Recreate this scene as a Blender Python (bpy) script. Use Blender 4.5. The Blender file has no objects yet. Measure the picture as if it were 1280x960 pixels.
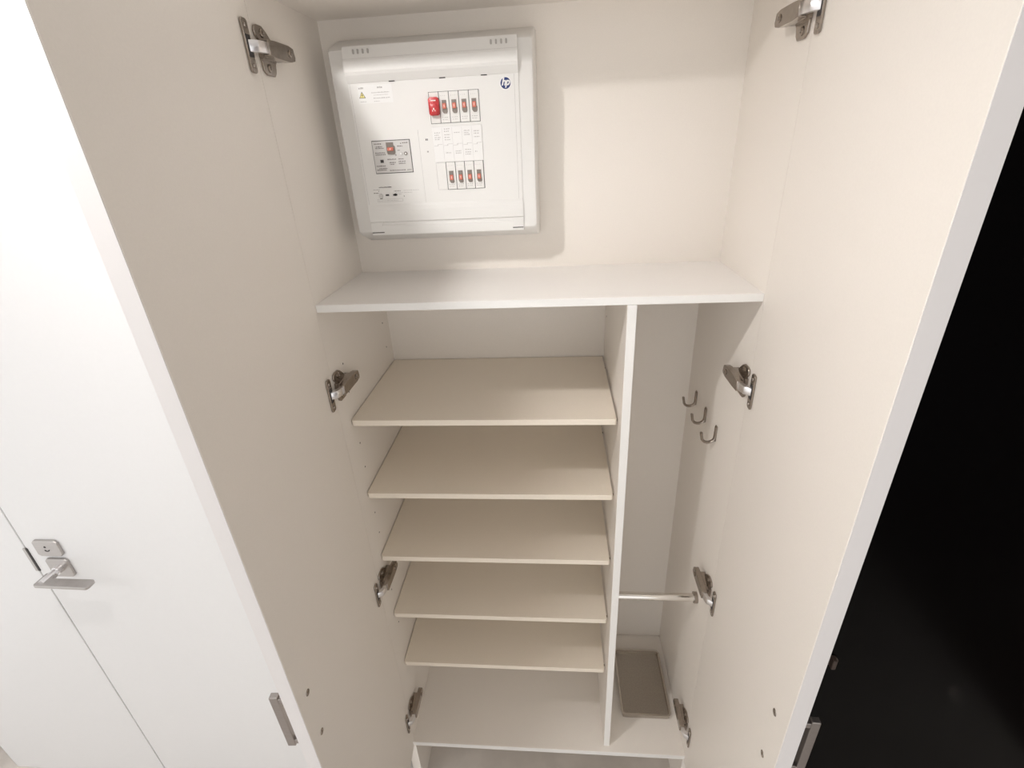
import bpy, bmesh, math
from mathutils import Vector, Matrix

C = bpy.context.scene.collection

# ------------------------------------------------------------------ camera
def cam_axes(yaw, pitch, roll):
    f = Vector((math.sin(yaw)*math.cos(pitch), math.cos(yaw)*math.cos(pitch), math.sin(pitch)))
    r = Vector((math.cos(yaw), -math.sin(yaw), 0)); u = r.cross(f)
    cr, sr = math.cos(roll), math.sin(roll)
    return cr*r + sr*u, -sr*r + cr*u, f
cd = bpy.data.cameras.new('camera'); cam = bpy.data.objects.new('camera', cd); C.objects.link(cam)
cr_, cu_, cf_ = cam_axes(-0.09747, -0.45316, -0.05449)
m = Matrix((cr_, cu_, -cf_)).transposed().to_4x4(); m.translation = Vector((0.4971, -0.9698, 0.3029))
cam.matrix_world = m
cd.sensor_width = 36; cd.lens = 17.4856; cd.clip_start = 0.01
bpy.context.scene.camera = cam

# ------------------------------------------------------------------ world, light, exposure
w = bpy.data.worlds.new('world'); bpy.context.scene.world = w; w.use_nodes = True
w.node_tree.nodes['Background'].inputs[0].default_value = (1.0, 0.985, 0.97, 1)
w.node_tree.nodes['Background'].inputs[1].default_value = 0.98        # added ambient fill, let in by leaving out the hall's rear and left walls
vs = bpy.context.scene.view_settings
vs.view_transform = 'Standard'; vs.look = 'None'; vs.gamma = 1.0; vs.use_curve_mapping = False
vs.exposure = 0.30

CEIL = 0.85                                   # underside of the hall ceiling
LX, LY, LZ, LR = -0.12, -0.61, CEIL + 0.036, 0.09   # bulb and aperture of the recessed downlight
lamp = bpy.data.lights.new('downlight_bulb', 'POINT'); lamp.energy = 21; lamp.color = (1.0, 0.99, 0.985); lamp.shadow_soft_size = 0.034
lo = bpy.data.objects.new('downlight_bulb', lamp); C.objects.link(lo); lo.location = (LX, LY, LZ)
fill = bpy.data.lights.new('hall_lamp', 'AREA'); fill.shape = 'DISK'; fill.size = 0.35; fill.energy = 8; fill.color = (1.0, 0.985, 0.97)
fo = bpy.data.objects.new('hall_lamp', fill); C.objects.link(fo); fo.location = (-1.95, -1.8, CEIL - 0.03)


side_fill = bpy.data.lights.new('added_side_fill', 'AREA'); side_fill.shape = 'DISK'; side_fill.size = 0.7; side_fill.energy = 2; side_fill.color = (1.0, 0.985, 0.97)  # unseen fill light, added to lift the inner face of the left door
l2 = bpy.data.objects.new('added_side_fill', side_fill); C.objects.link(l2); l2.location = (1.85, -0.95, CEIL - 0.03)

# ------------------------------------------------------------------ materials
def mat(name, col, rough=0.5, metal=0.0, spec=0.5, noise=0.0, nscale=60, bump=0.0, stretch=None, coat=0.0):
    m = bpy.data.materials.new(name); m.use_nodes = True
    nt = m.node_tree; b = nt.nodes['Principled BSDF']
    b.inputs['Roughness'].default_value = rough; b.inputs['Metallic'].default_value = metal
    b.inputs['Specular IOR Level'].default_value = spec; b.inputs['Coat Weight'].default_value = coat
    tc = nt.nodes.new('ShaderNodeTexCoord'); mp = nt.nodes.new('ShaderNodeMapping'); n = nt.nodes.new('ShaderNodeTexNoise')
    nt.links.new(tc.outputs['Object'], mp.inputs[0]); nt.links.new(mp.outputs[0], n.inputs['Vector'])
    if stretch: mp.inputs['Scale'].default_value = stretch
    n.inputs['Scale'].default_value = nscale; n.inputs['Detail'].default_value = 3
    rp = nt.nodes.new('ShaderNodeValToRGB')
    rp.color_ramp.elements[0].position = 0.3; rp.color_ramp.elements[1].position = 0.7
    rp.color_ramp.elements[0].color = [c*(1-noise) for c in col] + [1]
    rp.color_ramp.elements[1].color = [min(1, c*(1+noise)) for c in col] + [1]
    nt.links.new(n.outputs['Fac'], rp.inputs[0]); nt.links.new(rp.outputs[0], b.inputs['Base Color'])
    if bump:
        bp = nt.nodes.new('ShaderNodeBump'); bp.inputs['Strength'].default_value = bump; bp.inputs['Distance'].default_value = 0.001
        nt.links.new(n.outputs['Fac'], bp.inputs['Height']); nt.links.new(bp.outputs[0], b.inputs['Normal'])
    return m
M = dict(
    laminate=mat('white_laminate', (.88, .825, .762), .42, noise=.012, nscale=350, bump=.03),
    shelf=mat('bright_white_laminate', (.90, .87, .84), .40, noise=.01, nscale=350, bump=.03),
    edge=mat('white_edge_band', (.86, .845, .82), .4),
    dedge=mat('shade_toned_door_edge', (.72, .69, .68), .45),  # edge band white greyed, so the colour carries shade on the door ends
    cream=mat('cream_laminate', (.87, .785, .67), .45, noise=.012, nscale=350, bump=.03),
    door=mat('white_door_foil', (.72, .715, .715), .45, noise=.005, nscale=120),
    paint=mat('white_wallpaper', (.86, .85, .83), .8, noise=.01, nscale=200, bump=.1),
    ceil=mat('ceiling_paper', (.86, .85, .83), .9, noise=.01, nscale=200),
    floor=mat('grey_floor_tile', (.66, .61, .56), .35, noise=.06, nscale=14),
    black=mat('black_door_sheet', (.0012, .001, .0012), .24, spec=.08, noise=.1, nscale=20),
    brown=mat('dark_brown_frame', (.08, .055, .045), .4),
    gap=mat('dark_gap', (.05, .045, .04), .8),
    abs=mat('white_abs_plastic', (.79, .775, .75), .35),
    absl=mat('white_abs_plate', (.80, .785, .76), .45),
    paper=mat('white_label', (.83, .82, .805), .6),
    grey=mat('light_grey_plastic', (.62, .60, .58), .45),
    ink=mat('black_ink', (.04, .035, .035), .6),
    inkl=mat('grey_ink', (.42, .40, .38), .6),
    toggle=mat('dark_grey_toggle', (.22, .19, .165), .45),
    print=mat('dark_print', (.15, .13, .12), .6),
    red=mat('red_plastic', (.50, .028, .032), .35),
    orange=mat('orange_red_mark', (.68, .20, .14), .5),
    yellow=mat('yellow_mark', (.80, .70, .25), .5),
    blue=mat('blue_print', (.008, .026, .14), .5),
    nickel=mat('nickel_steel', (.37, .325, .285), .2, 1.0, noise=.08, nscale=90),
    bright=mat('bright_nickel', (.86, .85, .86), .28, 1.0),
    brushed=mat('brushed_steel', (.47, .445, .43), .38, 1.0, noise=.05, nscale=40, stretch=(1, 1, 20)),
    pull=mat('satin_handle_metal', (.33, .30, .285), .4, 1.0, noise=.05, nscale=40, stretch=(1, 1, 20)),
    chrome=mat('chrome', (.80, .77, .73), .14, 1.0),
    steel=mat('polished_steel', (.55, .51, .46), .10, 1.0),
    tray=mat('stainless_tray', (.42, .385, .34), .34, 1.0, noise=.08, nscale=220, bump=.06),
    hole=mat('drilled_hole', (.03, .025, .02), .8),
)

# ------------------------------------------------------------------ mesh helpers
def bm_box(bm, x0, x1, y0, y1, z0, z1, bev=0.0, seg=2):
    t = bmesh.new()
    v = [t.verts.new((x, y, z)) for x in (x0, x1) for y in (y0, y1) for z in (z0, z1)]
    for f in ((0,1,3,2), (4,6,7,5), (0,4,5,1), (2,3,7,6), (0,2,6,4), (1,5,7,3)): t.faces.new([v[i] for i in f])
    if bev: bmesh.ops.bevel(t, geom=t.edges[:], offset=bev, segments=seg, affect='EDGES', profile=.5)
    me = bpy.data.meshes.new('t'); t.to_mesh(me); t.free(); bm.from_mesh(me); bpy.data.meshes.remove(me)
def bm_prism(bm, pts, axis, a, b, bev=0.0, seg=2):
    """extrude the polygon pts along axis from a to b; pts hold the two other coordinates in xyz order"""
    def P(p, c):
        q = list(p); q.insert(axis, c); return q
    t = bmesh.new()
    A = [t.verts.new(P(p, a)) for p in pts]; B = [t.verts.new(P(p, b)) for p in pts]
    n = len(pts)
    t.faces.new(A); t.faces.new(B[::-1])
    for i in range(n): t.faces.new((A[i], B[i], B[(i+1) % n], A[(i+1) % n]))
    bmesh.ops.recalc_face_normals(t, faces=t.faces[:])
    if bev: bmesh.ops.bevel(t, geom=t.edges[:], offset=bev, segments=seg, affect='EDGES', profile=.5)
    me = bpy.data.meshes.new('t'); t.to_mesh(me); t.free(); bm.from_mesh(me); bpy.data.meshes.remove(me)
def bm_cyl(bm, p0, p1, r0, r1=None, n=24, caps=True):
    r1 = r0 if r1 is None else r1
    p0, p1 = Vector(p0), Vector(p1); d = (p1-p0).normalized()
    u = d.orthogonal().normalized(); v = d.cross(u)
    A, B = [], []
    for i in range(n):
        a = 2*math.pi*i/n; o = math.cos(a)*u + math.sin(a)*v
        A.append(bm.verts.new(p0+o*r0)); B.append(bm.verts.new(p1+o*r1))
    for i in range(n): bm.faces.new((A[i], A[(i+1) % n], B[(i+1) % n], B[i]))
    if caps: bm.faces.new(A[::-1]); bm.faces.new(B)
def bm_tube(bm, path, r, n=12, flat=1.0):
    path = [Vector(p) for p in path]; rings = []
    up = None
    for i, p in enumerate(path):
        d = (path[min(i+1, len(path)-1)] - path[max(i-1, 0)]).normalized()
        u = Vector((0, 1, 0)); u = (u - d*u.dot(d)).normalized(); v = d.cross(u)
        rings.append([bm.verts.new(p + math.cos(2*math.pi*k/n)*u*r + math.sin(2*math.pi*k/n)*v*r*flat) for k in range(n)])
    for a, b in zip(rings, rings[1:]):
        for k in range(n): bm.faces.new((a[k], a[(k+1) % n], b[(k+1) % n], b[k]))
    bm.faces.new(rings[0][::-1]); bm.faces.new(rings[-1])
def obj(name, bm, m, parent=None, smooth=False):
    bmesh.ops.recalc_face_normals(bm, faces=bm.faces[:])
    me = bpy.data.meshes.new(name); bm.to_mesh(me); bm.free()
    me.materials.append(M[m] if isinstance(m, str) else m)
    if smooth:
        for p in me.polygons: p.use_smooth = True
        try: me.set_sharp_from_angle(angle=math.radians(40))
        except Exception: pass
    o = bpy.data.objects.new(name, me); C.objects.link(o)
    if parent: o.parent = parent; o.matrix_parent_inverse = Matrix.Translation(-world_loc(parent))
    return o
def world_loc(o):
    l = Vector(o.location)
    while o.parent:
        l = l + o.matrix_parent_inverse.translation; o = o.parent; l = l + Vector(o.location)
    return l
def box(name, m, parent, x0, x1, y0, y1, z0, z1, bev=0.0, seg=2):
    bm = bmesh.new(); bm_box(bm, x0, x1, y0, y1, z0, z1, bev, seg); return obj(name, bm, m, parent)
def cyl(name, m, parent, p0, p1, r, n=24):
    bm = bmesh.new(); bm_cyl(bm, p0, p1, r, n=n); return obj(name, bm, m, parent, True)
def tag(o, label, cat, group=None, kind=None):
    o['label'] = label; o['category'] = cat
    if group: o['group'] = group
    if kind: o['kind'] = kind
    return o
def thing(name, loc, label, cat, group=None, kind=None):
    o = bpy.data.objects.new(name, None); C.objects.link(o); o.location = loc; o.empty_display_size = .05
    return tag(o, label, cat, group, kind)
def part_empty(name, parent, loc):
    o = bpy.data.objects.new(name, None); C.objects.link(o); o.parent = parent
    o.location = Vector(loc) - world_loc(parent); o.empty_display_size = .02
    return o
def copy_part(o, parent):
    c = o.copy(); C.objects.link(c); c.parent = parent; return c

W = 0.90; FL = -1.80; WY = -0.028            # cabinet width, floor level, plane of the hall wall
RX0, RX1, RY0 = -2.3, 2.2, -2.3

# ------------------------------------------------------------------ setting
fl = box('floor', 'floor', None, RX0, RX1, RY0, .45, FL-.05, FL)
tag(fl, 'pale grey floor showing beneath the raised base of the open cabinet', 'floor', kind='structure')
bm = bmesh.new(); h = LR
bm_box(bm, RX0, LX-h, RY0, .45, CEIL, CEIL+.01); bm_box(bm, LX+h, RX1, RY0, .45, CEIL, CEIL+.01)
bm_box(bm, LX-h, LX+h, RY0, LY-h, CEIL, CEIL+.01); bm_box(bm, LX-h, LX+h, LY+h, .45, CEIL, CEIL+.01)
tag(obj('ceiling', bm, 'ceil'), 'plain white ceiling of the hall above the cabinet', 'ceiling', kind='structure')
tag(box('wall_right', 'brown', None, RX1, RX1+.05, RY0, .45, FL, CEIL), 'dark end wall of the hall on the black door side', 'wall', kind='structure')
# wall above the cabinet and its side returns
tag(box('wall_front', 'paint', None, -.03, .93, WY, .0, .585, CEIL), 'white strip of wall above the open cabinet doors', 'wall', kind='structure')

# the lever door with its frame panel, flush with the cabinet front
SX = -.984
d1 = thing('door_1', (-.5, WY, FL), 'white flush interior door with a steel lever beside the open cabinet', 'door', kind='structure')
box('door_leaf', 'door', d1, SX+.002, -.032, WY, WY+.038, FL+.008, CEIL, .001)
bm = bmesh.new(); z0, z1, x0, x1 = -.7495, -.683, -.9375, -.8705
c = .007
bm_prism(bm, [(x0+c, z0), (x1-c, z0), (x1, z0+c), (x1, z1-c), (x1-c, z1), (x0+c, z1), (x0, z1-c), (x0, z0+c)], 1, WY-.008, WY, .0022, 2)
rose = obj('lever_rose', bm, 'brushed', d1)
bm = bmesh.new(); bm_cyl(bm, (-.904, WY-.0075, -.716), (-.904, WY-.020, -.716), .0125); bm_cyl(bm, (-.904, WY-.020, -.716), (-.904, -.092, -.716), .0100)
obj('lever_spindle', bm, 'bright', rose, True)
bm = bmesh.new()
bm_prism(bm, [(-.921, -.058), (-.888, -.058), (-.884, -.075), (-.764, -.075), (-.757, -.080), (-.757, -.100), (-.762, -.106), (-.915, -.103), (-.921, -.098)], 2, -.7205, -.7115, .0022, 2)
obj('lever_blade', bm, 'brushed', rose)
bm = bmesh.new(); z0, z1, x0, x1 = -.672, -.6165, -.9455, -.8700
bm_prism(bm, [(x0+c, z0), (x1-c, z0), (x1, z0+c), (x1, z1-c), (x1-c, z1), (x0+c, z1), (x0, z1-c), (x0, z0+c)], 1, WY-.008, WY, .0022, 2)
lp = obj('lock_plate', bm, 'brushed', d1)
lp['label'] = 'square brushed lock plate with a small turn slot'
bm = bmesh.new(); bm_cyl(bm, (-.911, WY-.0079, -.638), (-.911, WY-.0088, -.638), .003, n=14)
for k in range(7):
    a = math.pi + math.pi*k/6
    if k < 6:
        b = math.pi + math.pi*(k+1)/6
        bm_cyl(bm, (-.909+.0065*math.cos(a), WY-.0084, -.648+.005*math.sin(a)), (-.909+.0065*math.cos(b), WY-.0084, -.648+.005*math.sin(b)), .0012, n=6)
obj('lock_mark', bm, 'ink', lp)
fp = box('frame_panel', 'door', d1, -1.62, SX-.0035, WY, WY+.03, FL, CEIL, .002)
box('door_gap', 'inkl', d1, SX-.0035, SX+.002, WY+.008, WY+.03, FL, CEIL)
bm = bmesh.new(); bm_box(bm, -.9925, -.9835, WY-.003, WY+.004, -.735, -.651, .001)
sp = obj('strike_plate', bm, 'brushed', d1)
box('latch_slot', 'ink', sp, -.9835, -.9785, WY-.0025, WY+.006, -.735, -.651)
bm = bmesh.new(); bm_prism(bm, [(-1.62, WY), (-1.62, WY+.03), (-1.655, WY+.06), (-1.655, WY+.05)], 2, FL, CEIL)
tag(obj('trim_1', bm, 'door'), 'bevelled white frame edge at the far side of the lever door panel', 'trim', kind='structure')
tag(box('door_3', 'brown', None, RX0, -1.645, .05, .09, FL, CEIL), 'dark recess edge beyond the white door frame panel', 'door', kind='structure')

# black entrance door on the other side of the cabinet
d2 = thing('door_2', (1.5, WY, FL), 'black satin entrance door beyond the open cabinet leaf', 'door', kind='structure')
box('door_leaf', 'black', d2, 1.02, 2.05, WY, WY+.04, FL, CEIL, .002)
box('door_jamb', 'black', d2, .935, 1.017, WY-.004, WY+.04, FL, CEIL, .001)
bm = bmesh.new(); bm_cyl(bm, (1.232, WY, -1.000), (1.232, WY-.006, -1.000), .016); bm_box(bm, 1.226, 1.238, WY-.020, WY-.005, -1.017, -.983, .003)
obj('thumb_turn', bm, 'brown', d2)
tag(box('trim_2', 'paint', None, 2.05, RX1, WY, WY+.04, FL, CEIL), 'white wall strip past the black entrance door', 'trim', kind='structure')

# recessed downlight in the ceiling
dl = thing('recessed_downlight', (LX, LY, CEIL), 'round recessed ceiling downlight in front of the cabinet', 'light')
bm = bmesh.new(); bm_cyl(bm, (LX, LY, CEIL), (LX, LY, CEIL+.12), LR, n=48, caps=False)
v = [bm.verts.new((LX+LR*math.cos(2*math.pi*i/48), LY+LR*math.sin(2*math.pi*i/48), CEIL+.12)) for i in range(48)]; bm.faces.new(v)
obj('housing', bm, 'ceil', dl, True)
bm = bmesh.new(); R0, R1 = LR, LR+.045
A = [[bm.verts.new((LX+r*math.cos(2*math.pi*i/48), LY+r*math.sin(2*math.pi*i/48), z)) for i in range(48)] for r, z in ((R0, CEIL), (R0, CEIL-.002), (R1, CEIL-.002), (R1, CEIL))]
for a, b in zip(A, A[1:]+A[:1]):
    for k in range(48): bm.faces.new((a[k], a[(k+1) % 48], b[(k+1) % 48], b[k]))
obj('trim_ring', bm, 'ceil', dl, True)

# ------------------------------------------------------------------ the cabinet
ZB = -1.508; XL, XR = .6413, .6601; TOPZ = .553
cab = thing('shoe_cabinet', (W/2, .2, FL), 'tall white built-in shoe cabinet with both doors open around its shelves', 'cabinet')
box('side_panel', 'laminate', cab, -.0295, 0, -.003, .435, FL, TOPZ+.02)
box('side_panel', 'laminate', cab, W, W+.0295, -.003, .435, FL, TOPZ+.02)
box('top_panel', 'laminate', cab, 0, W, -.003, .30, TOPZ, TOPZ+.02)
box('upper_back_panel', 'laminate', cab, 0, W, .286, .30, .0163, TOPZ)
box('lower_back_panel', 'laminate', cab, 0, W, .416, .43, FL, 0)
bm = bmesh.new(); bm_box(bm, 0, W, 0, .416, 0, .0163, .0006, 1)
fs = obj('fixed_shelf', bm, 'shelf', cab)
box('edge_band', 'edge', fs, 0.0005, W-.0005, -.0008, .0002, .0006, .0157)
dv = box('divider_panel', 'laminate', cab, XL, XR, 0, .416, ZB, 0)
box('edge_band', 'edge', dv, XL+.0004, XR-.0004, -.0008, .0002, ZB, 0)
bp = box('bottom_panel', 'laminate', cab, 0, W, -.0195, .416, ZB-.0185, ZB, .0006, 1)
box('edge_band', 'edge', bp, .0005, W-.0005, -.0203, -.0193, ZB-.0179, ZB-.0006)

# shelf pin holes drilled in the side panel
for z in (.024, -.040, -.093, -.146, -.220, -.366, -.439, -.591, -.662, -.885, -1.026):
    for y in (.067,):
        if z < -.1: cyl('pin_hole', 'hole', cab, (-.001, y, z), (.0003, y, z), .0022, 10)
for z in (-.150, -.224): cyl('pin_hole', 'hole', cab, (-.001, .367, z), (.0003, .367, z), .0022, 10)
cyl('pin_hole', 'hole', cab, (XL-.0003, .38, -.15), (XL+.001, .38, -.15), .0022, 10)

# the two doors, opened square to the front
DOOR_ANGLE = math.radians(3.7)                # both doors stand a little short of square
DZ0, DZ1 = ZB-.024, TOPZ+.026
def cabinet_door(side):
    x0, x1 = (-.0265, 0) if side < 0 else (W, W+.0265)
    yend = -.4535
    d = box('door', 'laminate', cab, x0, x1, yend, -.0035, DZ0, DZ1, .0008, 1)
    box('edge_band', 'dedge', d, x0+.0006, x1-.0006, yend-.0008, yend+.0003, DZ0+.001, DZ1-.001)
    bm = bmesh.new(); s = side
    xo = -.0265 if side < 0 else W+.0265
    xa, xb = sorted((xo+s*.031, xo+s*.0475) if s < 0 else (xo+.027, xo+.042))
    bm_box(bm, xa, xb, yend+.028, yend+.040, -.765, -.612, .0015)
    for z in (-.624, -.753):
        xa, xb = sorted((xo-s*.0003, xo+s*.035)); bm_box(bm, xa, xb, yend+.029, yend+.039, z-.006, z+.006, .001)
    obj('handle', bm, 'pull', d)
    xi = 0 if side < 0 else W
    for z in ((-.606, -.729) if side < 0 else (-.620, -.747)):
        y = -.419 if side < 0 else -.409
        q = -s
        bm = bmesh.new(); bm_cyl(bm, (xi-q*.001, y, z), (xi+q*.0011, y, z), .0072, .0060, n=18)
        bm_cyl(bm, (xi+q*.001, y, z), (xi+q*.0018, y, z), .0018, n=10)
        obj('screw', bm, 'nickel', d, True)
    hinge = Vector((xi, -.003, 0)); rot = Matrix.Rotation(-side*DOOR_ANGLE, 4, 'Z')
    T = Matrix.Translation(hinge) @ rot @ Matrix.Translation(-hinge)
    for o in [d]+list(d.children): o.data.transform(T)
    return d
cabinet_door(-1); cabinet_door(1)

# hinges: local y runs into the cabinet, local x out of the panel
def hinge_meshes(s):
    out = {}
    def pl(pts): return [(p[0], p[1]) for p in pts]
    bm = bmesh.new()                                              # screwed plate on the cabinet side
    wing = [(.008, .014), (.000, .020), (-.002, .027), (.002, .0345), (.010, .037), (.026, .0365), (.038, .030), (.052, .017), (.056, .012), (.056, -.012),
            (.050, -.018), (.046, -.031), (.040, -.037), (.014, -.037), (.005, -.031), (.003, -.014)]
    bm_prism(bm, wing, 0, 0, s*.0042, .0009, 1)
    xa, xb = sorted((0, s*.014)); bm_box(bm, xa, xb, .002, .064, -.0125, .0125, .0012)
    out['mounting_plate'] = bm
    def screw(y, z, x0, r):
        t = bmesh.new(); prof = ((r, 0), (r, .0012), (r*.72, .0024), (r*.45, .0024), (r*.38, .0008), (.0002, .0004)); L = []
        for q, h in prof: L.append([t.verts.new((s*(x0+h), y+q*math.cos(2*math.pi*k/18), z+q*math.sin(2*math.pi*k/18))) for k in range(18)])
        for A, B in zip(L, L[1:]):
            for k in range(18): t.faces.new((A[k], A[(k+1) % 18], B[(k+1) % 18], B[k]))
        return t
    for i, (y, z, x0, r) in enumerate(((.022, .0255, .0040, .0068), (.024, -.0255, .0040, .0068), (.066, 0, .0262, .0062))): out['screw%d' % i] = screw(y, z, x0, r)
    bm = bmesh.new()                                              # arm: a folded channel on the plate, narrowing at its end
    bm_prism(bm, [(-.006, .0112), (.020, .0128), (.068, .0128), (.083, .0098), (.086, -.004), (.083, -.0098), (.068, -.0128), (.020, -.0128), (-.006, -.0112)], 0, s*.0125, s*.0265, .0008, 1)
    out['arm'] = bm
    bm = bmesh.new()                                              # link that dips into the cup
    bm_prism(bm, [(s*.0215, .004), (s*.0230, -.012), (s*.0190, -.026), (s*.0060, -.036), (s*.0010, -.036), (s*.0010, -.028), (s*.0120, -.014), (s*.0140, .004)], 2, -.0085, .0085, .001, 1)
    out['link'] = bm
    bm = bmesh.new()                                              # flange on the door with the cup rim
    n = 8; pts = []
    for zc, yc, a0 in ((.033, -.028, 0), (.033, -.037, 90), (-.033, -.037, 180), (-.033, -.028, 270)):
        for k in range(4):
            a = math.radians(a0 + 30*k); pts.append((yc+.0055*math.cos(a), zc+.0055*math.sin(a)))
    bm_prism(bm, pts, 0, 0, s*.0045, .001, 1)
    for z in (.028, -.028): bm_cyl(bm, (s*.004, -.0325, z), (s*.0062, -.0325, z), .0045, .0035, n=16)
    out['cup_plate'] = bm
    bm = bmesh.new(); xa, xb = sorted((s*.0043, s*.0050)); bm_box(bm, xa, xb, -.040, -.0255, -.016, .016, .0003, 1)
    out['cup_recess'] = bm
    for k in ('cup_plate', 'cup_recess'): out[k].transform(Matrix.Rotation(s*DOOR_ANGLE, 4, 'Z'))
    return out
HM = dict(mounting_plate='nickel', arm='nickel', link='bright', cup_plate='nickel', cup_recess='ink', screw='nickel')
for s, x in ((1, 0), (-1, W)):
    proto = None
    for z in (.464, -.180, -.795, -1.385):
        hg = part_empty('hinge', cab, (x, 0, z))
        if proto is None:
            proto = []
            for k, b in hinge_meshes(s).items():
                k = k.rstrip('012'); o = obj(k, b, HM[k], None, True); o.parent = hg; proto.append(o)
        else:
            for o in proto: copy_part(o, hg)

# three hooks on the side of the umbrella compartment
hp = None
for y in (.138, .233, .331):
    if hp is None:
        bm = bmesh.new(); x = W
        path = [(x-.0025, 0, .018), (x-.0025, 0, .004), (x-.0025, 0, -.010)]
        for k in range(1, 9):
            a = math.pi*k/9; path.append((x-.0185+.016*math.cos(a), 0, -.012-.015*math.sin(a)))
        path += [(x-.0350, 0, -.010), (x-.0365, 0, -.003), (x-.0370, 0, .0015)]
        bm_tube(bm, path, .0052, 12, .68)
        bm_box(bm, x-.0034, x, -.0062, .0062, -.022, .021, .001, 1)
        bm_cyl(bm, (x-.004, 0, .010), (x-.002, 0, .010), .003, n=12)
        hp = obj('hook', bm, 'nickel', None, True); hp.parent = cab; o = hp
    else:
        o = hp.copy(); C.objects.link(o)
    o.parent = cab; o.location = Vector((0, y, -.384)) - Vector(cab.location)

# chrome umbrella rail
bm = bmesh.new(); bm_cyl(bm, (XR, .094, -.918), (W, .094, -.918), .0115, n=28)
rl = obj('umbrella_rail', bm, 'chrome', cab, True)
bm = bmesh.new(); bm_cyl(bm, (W-.010, .094, -.918), (W, .094, -.918), .0165, n=28); obj('rail_socket', bm, 'nickel', rl, True)
bm = bmesh.new(); bm_cyl(bm, (XR, .094, -.918), (XR+.010, .094, -.918), .0165, n=28); obj('rail_socket', bm, 'nickel', rl, True)

# ------------------------------------------------------------------ five loose shelves
names = ('topmost cream shelf board in the cabinet, directly under the fixed white shelf',
         'second cream shelf board from the top of the shoe cabinet',
         'middle cream shelf board of the five in the shoe cabinet',
         'fourth cream shelf board from the top, second above the white cabinet base',
         'lowest cream shelf board, just above the white base of the cabinet')
sb = None
for z, lab in zip((-.2926, -.5121, -.7331, -.9634, -1.1866), names):
    if sb is None:
        bm = bmesh.new(); x0, x1, y0, y1, r = .0018, .6366, 0.0395, .4125, .008
        pts = [(x1, y1), (x0, y1)]
        pts += [(x0+r-r*math.cos(a), y0+r-r*math.sin(a)) for a in [math.pi/2*k/4 for k in range(5)]]
        pts += [(x1-.003, y0), (x1, y0+.003)]
        bm_prism(bm, pts, 2, -.0078, .0078, .0012, 2)
        sb = obj('shelf_board', bm, 'cream'); o = sb
    else:
        o = sb.copy(); C.objects.link(o)
    o.location = (0, 0, z); tag(o, lab, 'shelf', 'loose cream shelf boards in the shoe cabinet')
    # support pins under each board
    for px in (0, XL):
        for py in (.067, .367):
            s = 1 if px == 0 else -1
            bm = bmesh.new(); bm_cyl(bm, (px, py, z-.0108), (px+s*.009, py, z-.0108), .0028, n=10)
            obj('support_pin', bm, 'nickel', cab, True)

# ------------------------------------------------------------------ drip tray
tr = thing('drip_tray', (.7945, .213, ZB), 'shallow stainless drip tray on the cabinet base under the chrome rail', 'tray')
x0, x1, y0, y1, hT = .7140, .8745, .0930, .3330, .021
box('tray_base', 'tray', tr, x0+.002, x1-.002, y0+.002, y1-.002, ZB+.0005, ZB+.003)
bm = bmesh.new()
def rr(x0, x1, y0, y1, r, n=5):
    P = []
    for cx, cy, a0 in ((x1-r, y1-r, 0), (x0+r, y1-r, 90), (x0+r, y0+r, 180), (x1-r, y0+r, 270)):
        for k in range(n+1):
            a = math.radians(a0+90*k/n); P.append((cx+r*math.cos(a), cy+r*math.sin(a)))
    return P
loops = []
for ins, z, r in ((.000, 0.0005, .010), (-.000, hT, .010), (-.003, hT, .013), (-.003, hT-.002, .013), (-.004, hT-.002, .014), (-.004, hT+.0015, .014), (.0022, hT+.0015, .008), (.0026, .003, .008)):
    loops.append([bm.verts.new((x, y, ZB+z)) for x, y in rr(x0+ins, x1-ins, y0+ins, y1-ins, r)])
for a, b in zip(loops, loops[1:]+loops[:1]):
    n = len(a)
    for k in range(n): bm.faces.new((a[k], a[(k+1) % n], b[(k+1) % n], b[k]))
obj('tray_rim', bm, 'steel', tr, True)

# ------------------------------------------------------------------ distribution board
BY = .2855; FY = .196
db = thing('distribution_board', (.2525, BY, .31), 'white electrical distribution board with rows of breakers on the cabinet back', 'electrical panel')
bm = bmesh.new()
def ring(x0, x1, z0, z1, y, r):
    return [bm.verts.new((x, y, z)) for x, z in rr(x0, x1, z0, z1, r, 4)]
L = [ring(.0412, .4640, .0990, .5130, BY, .006), ring(.0420, .4632, .1010, .5110, .262, .006), ring(.0440, .4610, .1230, .4895, .202, .007), ring(.0462, .4590, .1280, .4850, FY+.0012, .007), ring(.0474, .4578, .1292, .4838, FY, .007)]
for a, b in zip(L, L[1:]):
    for k in range(len(a)): bm.faces.new((a[k], a[(k+1) % len(a)], b[(k+1) % len(a)], b[k]))
bm.faces.new(L[0]); bm.faces.new(L[-1])
base = obj('base', bm, 'abs', db, True)
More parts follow.
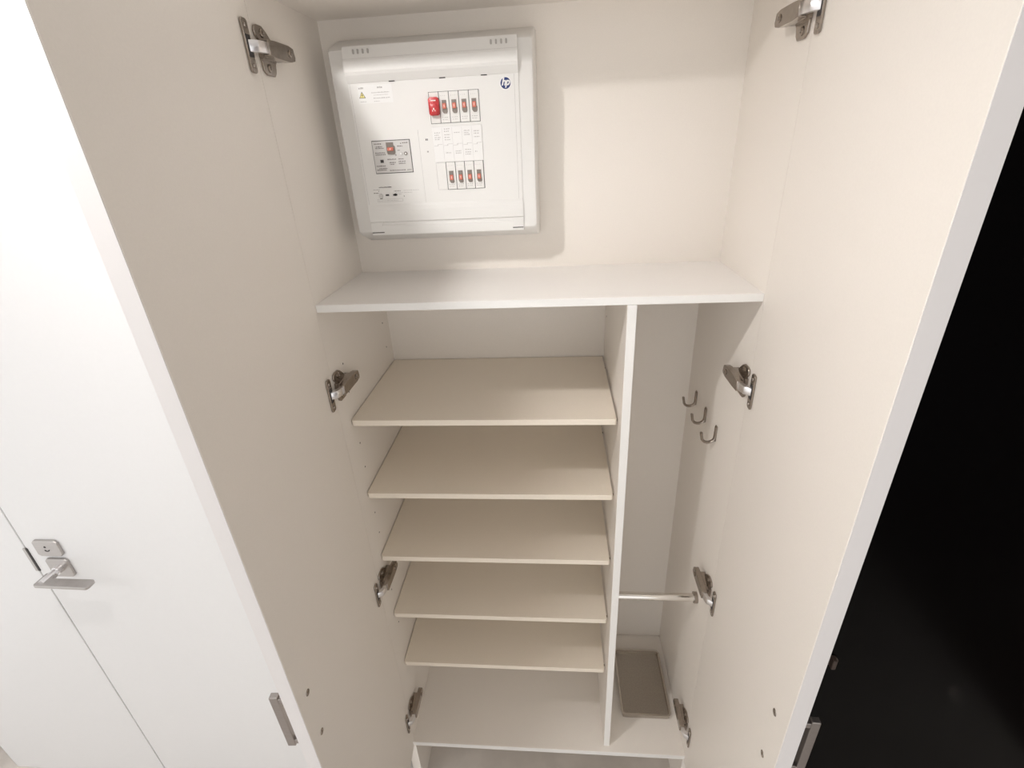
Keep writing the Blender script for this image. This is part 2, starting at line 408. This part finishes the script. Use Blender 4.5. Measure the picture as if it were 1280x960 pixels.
# lid: profile (y, z) swept across, plate zone recessed
prof = [(FY+.004, .4915), (FY-.0005, .4910), (FY-.0035, .4890), (FY-.0095, .4672), (FY-.0110, .4630), (FY-.0112, .4450), (FY-.0095, .4395), (FY-.0028, .4262), (FY-.0018, .4256),
        (FY-.0018, .1890), (FY-.0030, .1840), (FY-.0042, .1760), (FY-.0044, .1522), (FY-.0036, .1514), (FY-.0012, .1500), (FY-.0012, .1455), (FY-.0030, .1430), (FY-.0034, .1250), (FY-.0030, .1225), (FY+.004, .1215)]
bm = bmesh.new(); bm_prism(bm, prof, 0, .0777, .4298)
lid = obj('lid', bm, 'abs', db)
for xa, xb in ((.0777, .1080), (.4040, .4298)):                       # solid ends of the finger groove
    bm = bmesh.new()
    q = .004 if xa < .2 else -.004
    bm_prism(bm, [(xa, .1506), (xb, .1506), (xb+(q if q < 0 else -0), .1448) if q > 0 else (xb, .1448), (xa, .1448)] if False else [(xa, .1506), (xb, .1506), (xb-(.005 if q > 0 else 0), .1425), (xa+(0 if q > 0 else .005), .1425)], 1, FY-.0040, FY)
    obj('groove_end', bm, 'abs', lid)
    box('lid_slot', 'gap', lid, xa+.001, xb-.001, FY-.0041, FY-.003, .1275, .1292)
for x in (.1015, .1108, .1212, .1315, .3789, .3890, .3992, .4089):
    bm = bmesh.new(); bm_prism(bm, rr(x-.0017, x+.0017, .4750, .4835, .0016, 3), 1, FY-.0088, FY-.002)
    o = obj('vent_slot', bm, 'inkl', lid)
box('lid_seam', 'inkl', lid, .2123, .2126, FY-.0021, FY-.001, .1895, .3350)
box('lid_seam', 'inkl', lid, .0777, .4298, FY-.0105, FY-.0102, .46715, .4674)
for x in (.1706, .2755, .3606): box('lid_notch', 'gap', lid, x-.0062, x+.0062, FY-.0031, FY-.0015, .4248, .4266)
for x in (.0812, .4212): box('lid_seam', 'inkl', lid, x-.0002, x+.0002, FY-.0020, FY-.001, .1895, .4250)
PY = FY-.0018                                                        # face of the plate
def flat(name, m, parent, x0, x1, z0, z1, t=.0004, y=None):
    y = PY if y is None else y
    return box(name, m, parent, x0, x1, y-t, y+.0002, z0, z1)
def marks(name, m, parent, rects, y=None, t=.0002):
    bm = bmesh.new(); y = PY if y is None else y
    for x0, x1, z0, z1 in rects: bm_box(bm, x0, x1, y-t, y+.0001, z0, z1)
    o = obj(name, bm, m, parent)
    if len(rects) > 1: o['kind'] = 'stuff'
    return o
def textline(x0, x1, z, h, seed, dens=.7):
    """a line of small print as strokes too small to read"""
    out = []; x = x0; k = seed
    while x < x1:
        k = (k*1103515245+12345) % 2147483648
        wd = .0012+.0022*((k >> 8) % 100)/100
        out.append((x, min(x+wd*dens, x1), z-h/2, z+h/2*(0.3+.7*((k >> 16) % 100)/100))); x += wd+.0006
    return out
# breakers
def breaker(x0, x1, z0, z1, tz, up, cap=False):
    b = box('breaker', 'absl', db, x0+.0006, x1-.0006, PY-.0022, PY+.002, z0, z1, .0005, 1)
    xc = (x0+x1)/2
    if cap:
        bm = bmesh.new(); bm_prism(bm, rr(x0-.0004, x1+.0004, z0+.0140, z1-.0090, .005), 1, PY-.0110, PY-.002, .0015, 2)
        cp = obj('lock_cap', bm, 'red', b, True); cp['label'] = 'red plastic lock cap over the switch'
        return b
    bm = bmesh.new(); q = .0012 if up else -.0012
    bm_prism(bm, [(xc-.0048, tz+.0120), (xc+.0046, tz+.0120), (xc+.0046, tz-.0010), (xc+.0060, tz-.0030) if up else (xc+.0046, tz-.003), (xc+.0056, tz-.0095), (xc+.0040, tz-.0125), (xc-.0020, tz-.0125), (xc-.0048, tz-.0085)], 1, PY-.0040, PY-.0015)
    tg = obj('toggle', bm, 'toggle', b)
    box('toggle_mark', 'orange', b, xc-.0034, xc+.0036, PY-.0060, PY-.0035, tz-.0052+q, tz+.0052+q, .0008, 1)
    marks('stroke', 'paper', b, [(xc-.0004, xc+.0005, tz-.0022+q, tz+.0026+q)], PY-.0060)
    marks('fine_print', 'inkl', b, textline(xc-.0065, xc+.006, z0+.010, .0012, 7)+textline(xc-.006, xc+.005, z0+.006, .0012, 11)+textline(xc-.0062, xc+.005, z1-.007, .0010, 19, .4), PY-.0022)
    return b
bay = flat('breaker_bay', 'gap', db, .2432, .3478, .3440, .4020, .0006)
bay2 = flat('breaker_bay', 'gap', db, .2655, .3480, .2140, .2702, .0006)
for i in range(5):
    x = .2437+.02075*i; b = breaker(x, x+.02075, .3447, .4013, .3742, True, i == 0)
    if i == 0:
        cp = [c for c in b.children if c.name.startswith('lock_cap')][0]
        xc = x+.0104
        box('cap_slot', 'paper', b, xc-.0055, xc+.0055, PY-.0114, PY-.0100, .3845, .3872, .0006, 1)
        bm = bmesh.new(); bm_prism(bm, rr(xc-.0085, xc+.0085, .3600, .3800, .006), 1, PY-.0145, PY-.0105, .0012, 2); obj('cap_boss', bm, 'red', b, True)
        marks('cap_mark', 'absl', b, [(xc-.001, xc+.0015, .3690, .3725), (xc-.003, xc-.0015, .3660, .3690), (xc+.002, xc+.0034, .3660, .3690)], PY-.0145)
for i in range(4):
    x = .2660+.0203*i; breaker(x, x+.0203, .2147, .2696, .2400, False)
bl = box('blank_cover', 'absl', db, .2445, .2652, PY-.0008, PY+.001, .2150, .2692, .0003, 1)
marks('lid_line', 'inkl', bl, [(.2440, .2655, .2146, .2149), (.2440, .2443, .2146, .2692)], PY-.0001)
# circuit card
cdb = box('circuit_card', 'paper', db, .2436, .3488, PY-.0025, PY+.001, .2700, .3380, .0004, 1)
R = []; ln = []
for i in range(1, 5): ln.append((.2436+.021*i-.0001, .2436+.021*i+.0001, .2720, .3360))
for i in range(5):
    x = .2436+.021*i; ln += [(x+.001, x+.010, .3018, .3022), (x+.0095, x+.0102, .3020, .3048), (x+.010, x+.020, .3046, .3050)]
for i, rows in enumerate(((.327, .3225, .318, .3145), (.3335, .329, .3225, .3175, .313), (.326,), (.3285, .3245, .321), (.327, .3225, .316))):
    x = .2436+.021*i
    for j, z in enumerate(rows): R += textline(x+.0045, x+.0165-.002*(j % 2), z, .0018, 3+i*7+j)
for i, rows in enumerate(((), (.288,), (.2905, .2865), (.2925, .2875, .2835), (.2880,))):
    x = .2436+.021*i
    for j, z in enumerate(rows): R += textline(x+.0045, x+(.0165 if i < 4 else .009), z, .0018, 31+i*5+j)
marks('card_line', 'inkl', cdb, ln, PY-.0025)
marks('fine_print', 'inkl', cdb, R, PY-.0025)
marks('row_mark', 'ink', db, [(.2270, .2290, .3135, .3170), (.2300, .2318, .3135, .3170)])
marks('row_mark', 'inkl', db, [(.2275, .2310, .2905, .2935)])
# main breaker
flat('breaker_bay', 'ink', db, .1085, .1926, .2530, .3184, .0006)
mb = box('main_breaker', 'grey', db, .1097, .1914, PY-.0024, PY+.002, .2543, .3171, .0005, 1)
bm = bmesh.new(); bm_prism(bm, [(.1408, .3140), (.1560, .3140), (.1560, .3080), (.1588, .3060), (.1588, .2945), (.1560, .2905), (.1425, .2905), (.1408, .2945)], 1, PY-.0048, PY-.002)
obj('toggle', bm, 'toggle', mb)
box('toggle_mark', 'orange', mb, .1428, .1560, PY-.0080, PY-.0045, .2975, .3045, .001, 1)
marks('stroke', 'paper', mb, [(.1490, .1500, .2992, .3028)], PY-.0080)
for x in (.1705, .1812):
    bm = bmesh.new(); bm_cyl(bm, (x, PY-.002, .2909), (x, PY-.0042, .2909), .0036, n=18); o = obj('test_button', bm, 'grey' if x < .175 else 'toggle', mb, True)
    bm = bmesh.new(); bm_cyl(bm, (x, PY-.004, .2909), (x, PY-.0047, .2909), .0017, n=12); obj('button_core', bm, 'paper', mb, True)
box('indicator_window', 'ink', mb, .1228, .1300, PY-.0030, PY-.002, .2748, .2808)
R = []
for i, (a, b, z) in enumerate(((.114, .130, .312), (.117, .131, .3065), (.116, .134, .3035), (.114, .136, .2945), (.114, .136, .291), (.139, .158, .281), (.142, .156, .2745), (.143, .153, .271), (.163, .175, .281), (.163, .178, .276), (.163, .178, .272), (.113, .133, .2685), (.118, .136, .2635), (.113, .134, .2605), (.141, .176, .2590), (.180, .189, .2590), (.164, .176, .306), (.176, .188, .312), (.164, .169, .298))):
    R += textline(a, b, z, .0022, 5+i*3, .9)
R += [(.1715, .1735, .310, .312), (.158, .160, .2875, .290)]
marks('fine_print', 'print', mb, R, PY-.0024)
# lower label with the slide tags
ll = flat('slide_label', 'absl', db, .0955, .2085, .1930, .2235, .0003)
R = textline(.1095, .1380, .2252, .0022, 4, .95)+textline(.096, .110, .2205, .001, 5)+textline(.096, .107, .2135, .0016, 15, .95)+textline(.143, .159, .2165, .0018, 25)+textline(.145, .162, .2125, .0010, 21, .5)+textline(.146, .160, .2095, .0010, 22, .5)+textline(.165, .200, .2170, .0010, 23, .4)+textline(.165, .185, .2125, .0010, 24, .4)
R += [(.1070, .1086, .2165, .2180), (.1635, .1652, .2040, .2060)]
marks('fine_print', 'print', ll, R, PY-.0003)
x0, x1, z0, z1 = .1020, .1600, .1945, .2000
marks('box_line', 'inkl', ll, [(x0, x1, z0, z0+.0004), (x0, x1, z1, z1+.0004), (x0, x0+.0004, z0, z1), (x1, x1+.0004, z0, z1)]+textline(.105, .150, .1972, .0014, 9, .5), PY-.0003)
marks('slide_tag', 'ink', ll, [(.1225, .1302, .2070, .2102), (.1398, .1490, .2068, .2102), (.1430, .1465, .2062, .2110)], PY-.0003, .0012)
bm = bmesh.new(); bm_cyl(bm, (.1114, PY, .2070), (.1114, PY-.0022, .2070), .0052, .0045, n=18); obj('label_screw', bm, 'grey', ll, True)
marks('label_shade_line', 'print', ll, [(.1085, .1143, .2010, .2024)], PY-.0003, .001)
# warning label
wl = flat('warning_label', 'paper', db, .0965, .1690, .3885, .4215, .0003)
marks('fine_print', 'inkl', wl, textline(.0985, .1090, .4165, .0032, 8, .9)+textline(.1380, .1490, .4165, .0032, 12, .9)+textline(.1250, .1620, .4075, .0018, 3)+textline(.1290, .1600, .4030, .0012, 6, .6)+textline(.1280, .1620, .3975, .0018, 13)+textline(.1280, .1400, .3920, .0012, 17)+textline(.0985, .1110, .3920, .0014, 27), PY-.0003)
bm = bmesh.new(); bm_prism(bm, [(.0975, .3985), (.1112, .3985), (.1043, .4105)], 1, PY-.0005, PY); tri = obj('hazard_triangle', bm, 'ink', wl)
bm = bmesh.new(); bm_prism(bm, [(.0990, .3993), (.1097, .3993), (.1043, .4086)], 1, PY-.0007, PY); obj('hazard_field', bm, 'yellow', wl)
bm = bmesh.new(); bm_prism(bm, [(.1047, .4070), (.1029, .4028), (.1043, .4028), (.1037, .3998), (.1060, .4040), (.1046, .4040)], 1, PY-.0009, PY); obj('hazard_bolt', bm, 'ink', wl)
# round maker sticker: blue disc with two joined white letters
bm = bmesh.new(); bm_cyl(bm, (.4034, PY+.0002, .4092), (.4034, PY-.0004, .4092), .0128, n=40); st = obj('round_sticker', bm, 'paper', db)
bm = bmesh.new(); bm_cyl(bm, (.4034, PY, .4092), (.4034, PY-.0007, .4092), .0102, n=40); obj('sticker_disc', bm, 'blue', st)
cu = bpy.data.curves.new('letters', 'FONT'); cu.body = 'hp'; cu.size = .0180; cu.shear = .25; cu.extrude = .0002; cu.offset = .0006; cu.align_x = 'CENTER'; cu.space_character = .86
to = bpy.data.objects.new('letters_source', cu); C.objects.link(to)
bpy.context.view_layer.update()
me = bpy.data.meshes.new_from_object(to.evaluated_get(bpy.context.evaluated_depsgraph_get())); bpy.data.objects.remove(to)
me.transform(Matrix.Translation((.4034, PY-.0008, .4058)) @ Matrix.Rotation(math.radians(90), 4, 'X'))
me.materials.clear(); me.materials.append(M['paper'])
o = bpy.data.objects.new('lettering', me); C.objects.link(o); o.parent = st; o.matrix_parent_inverse = Matrix.Translation(-world_loc(st))
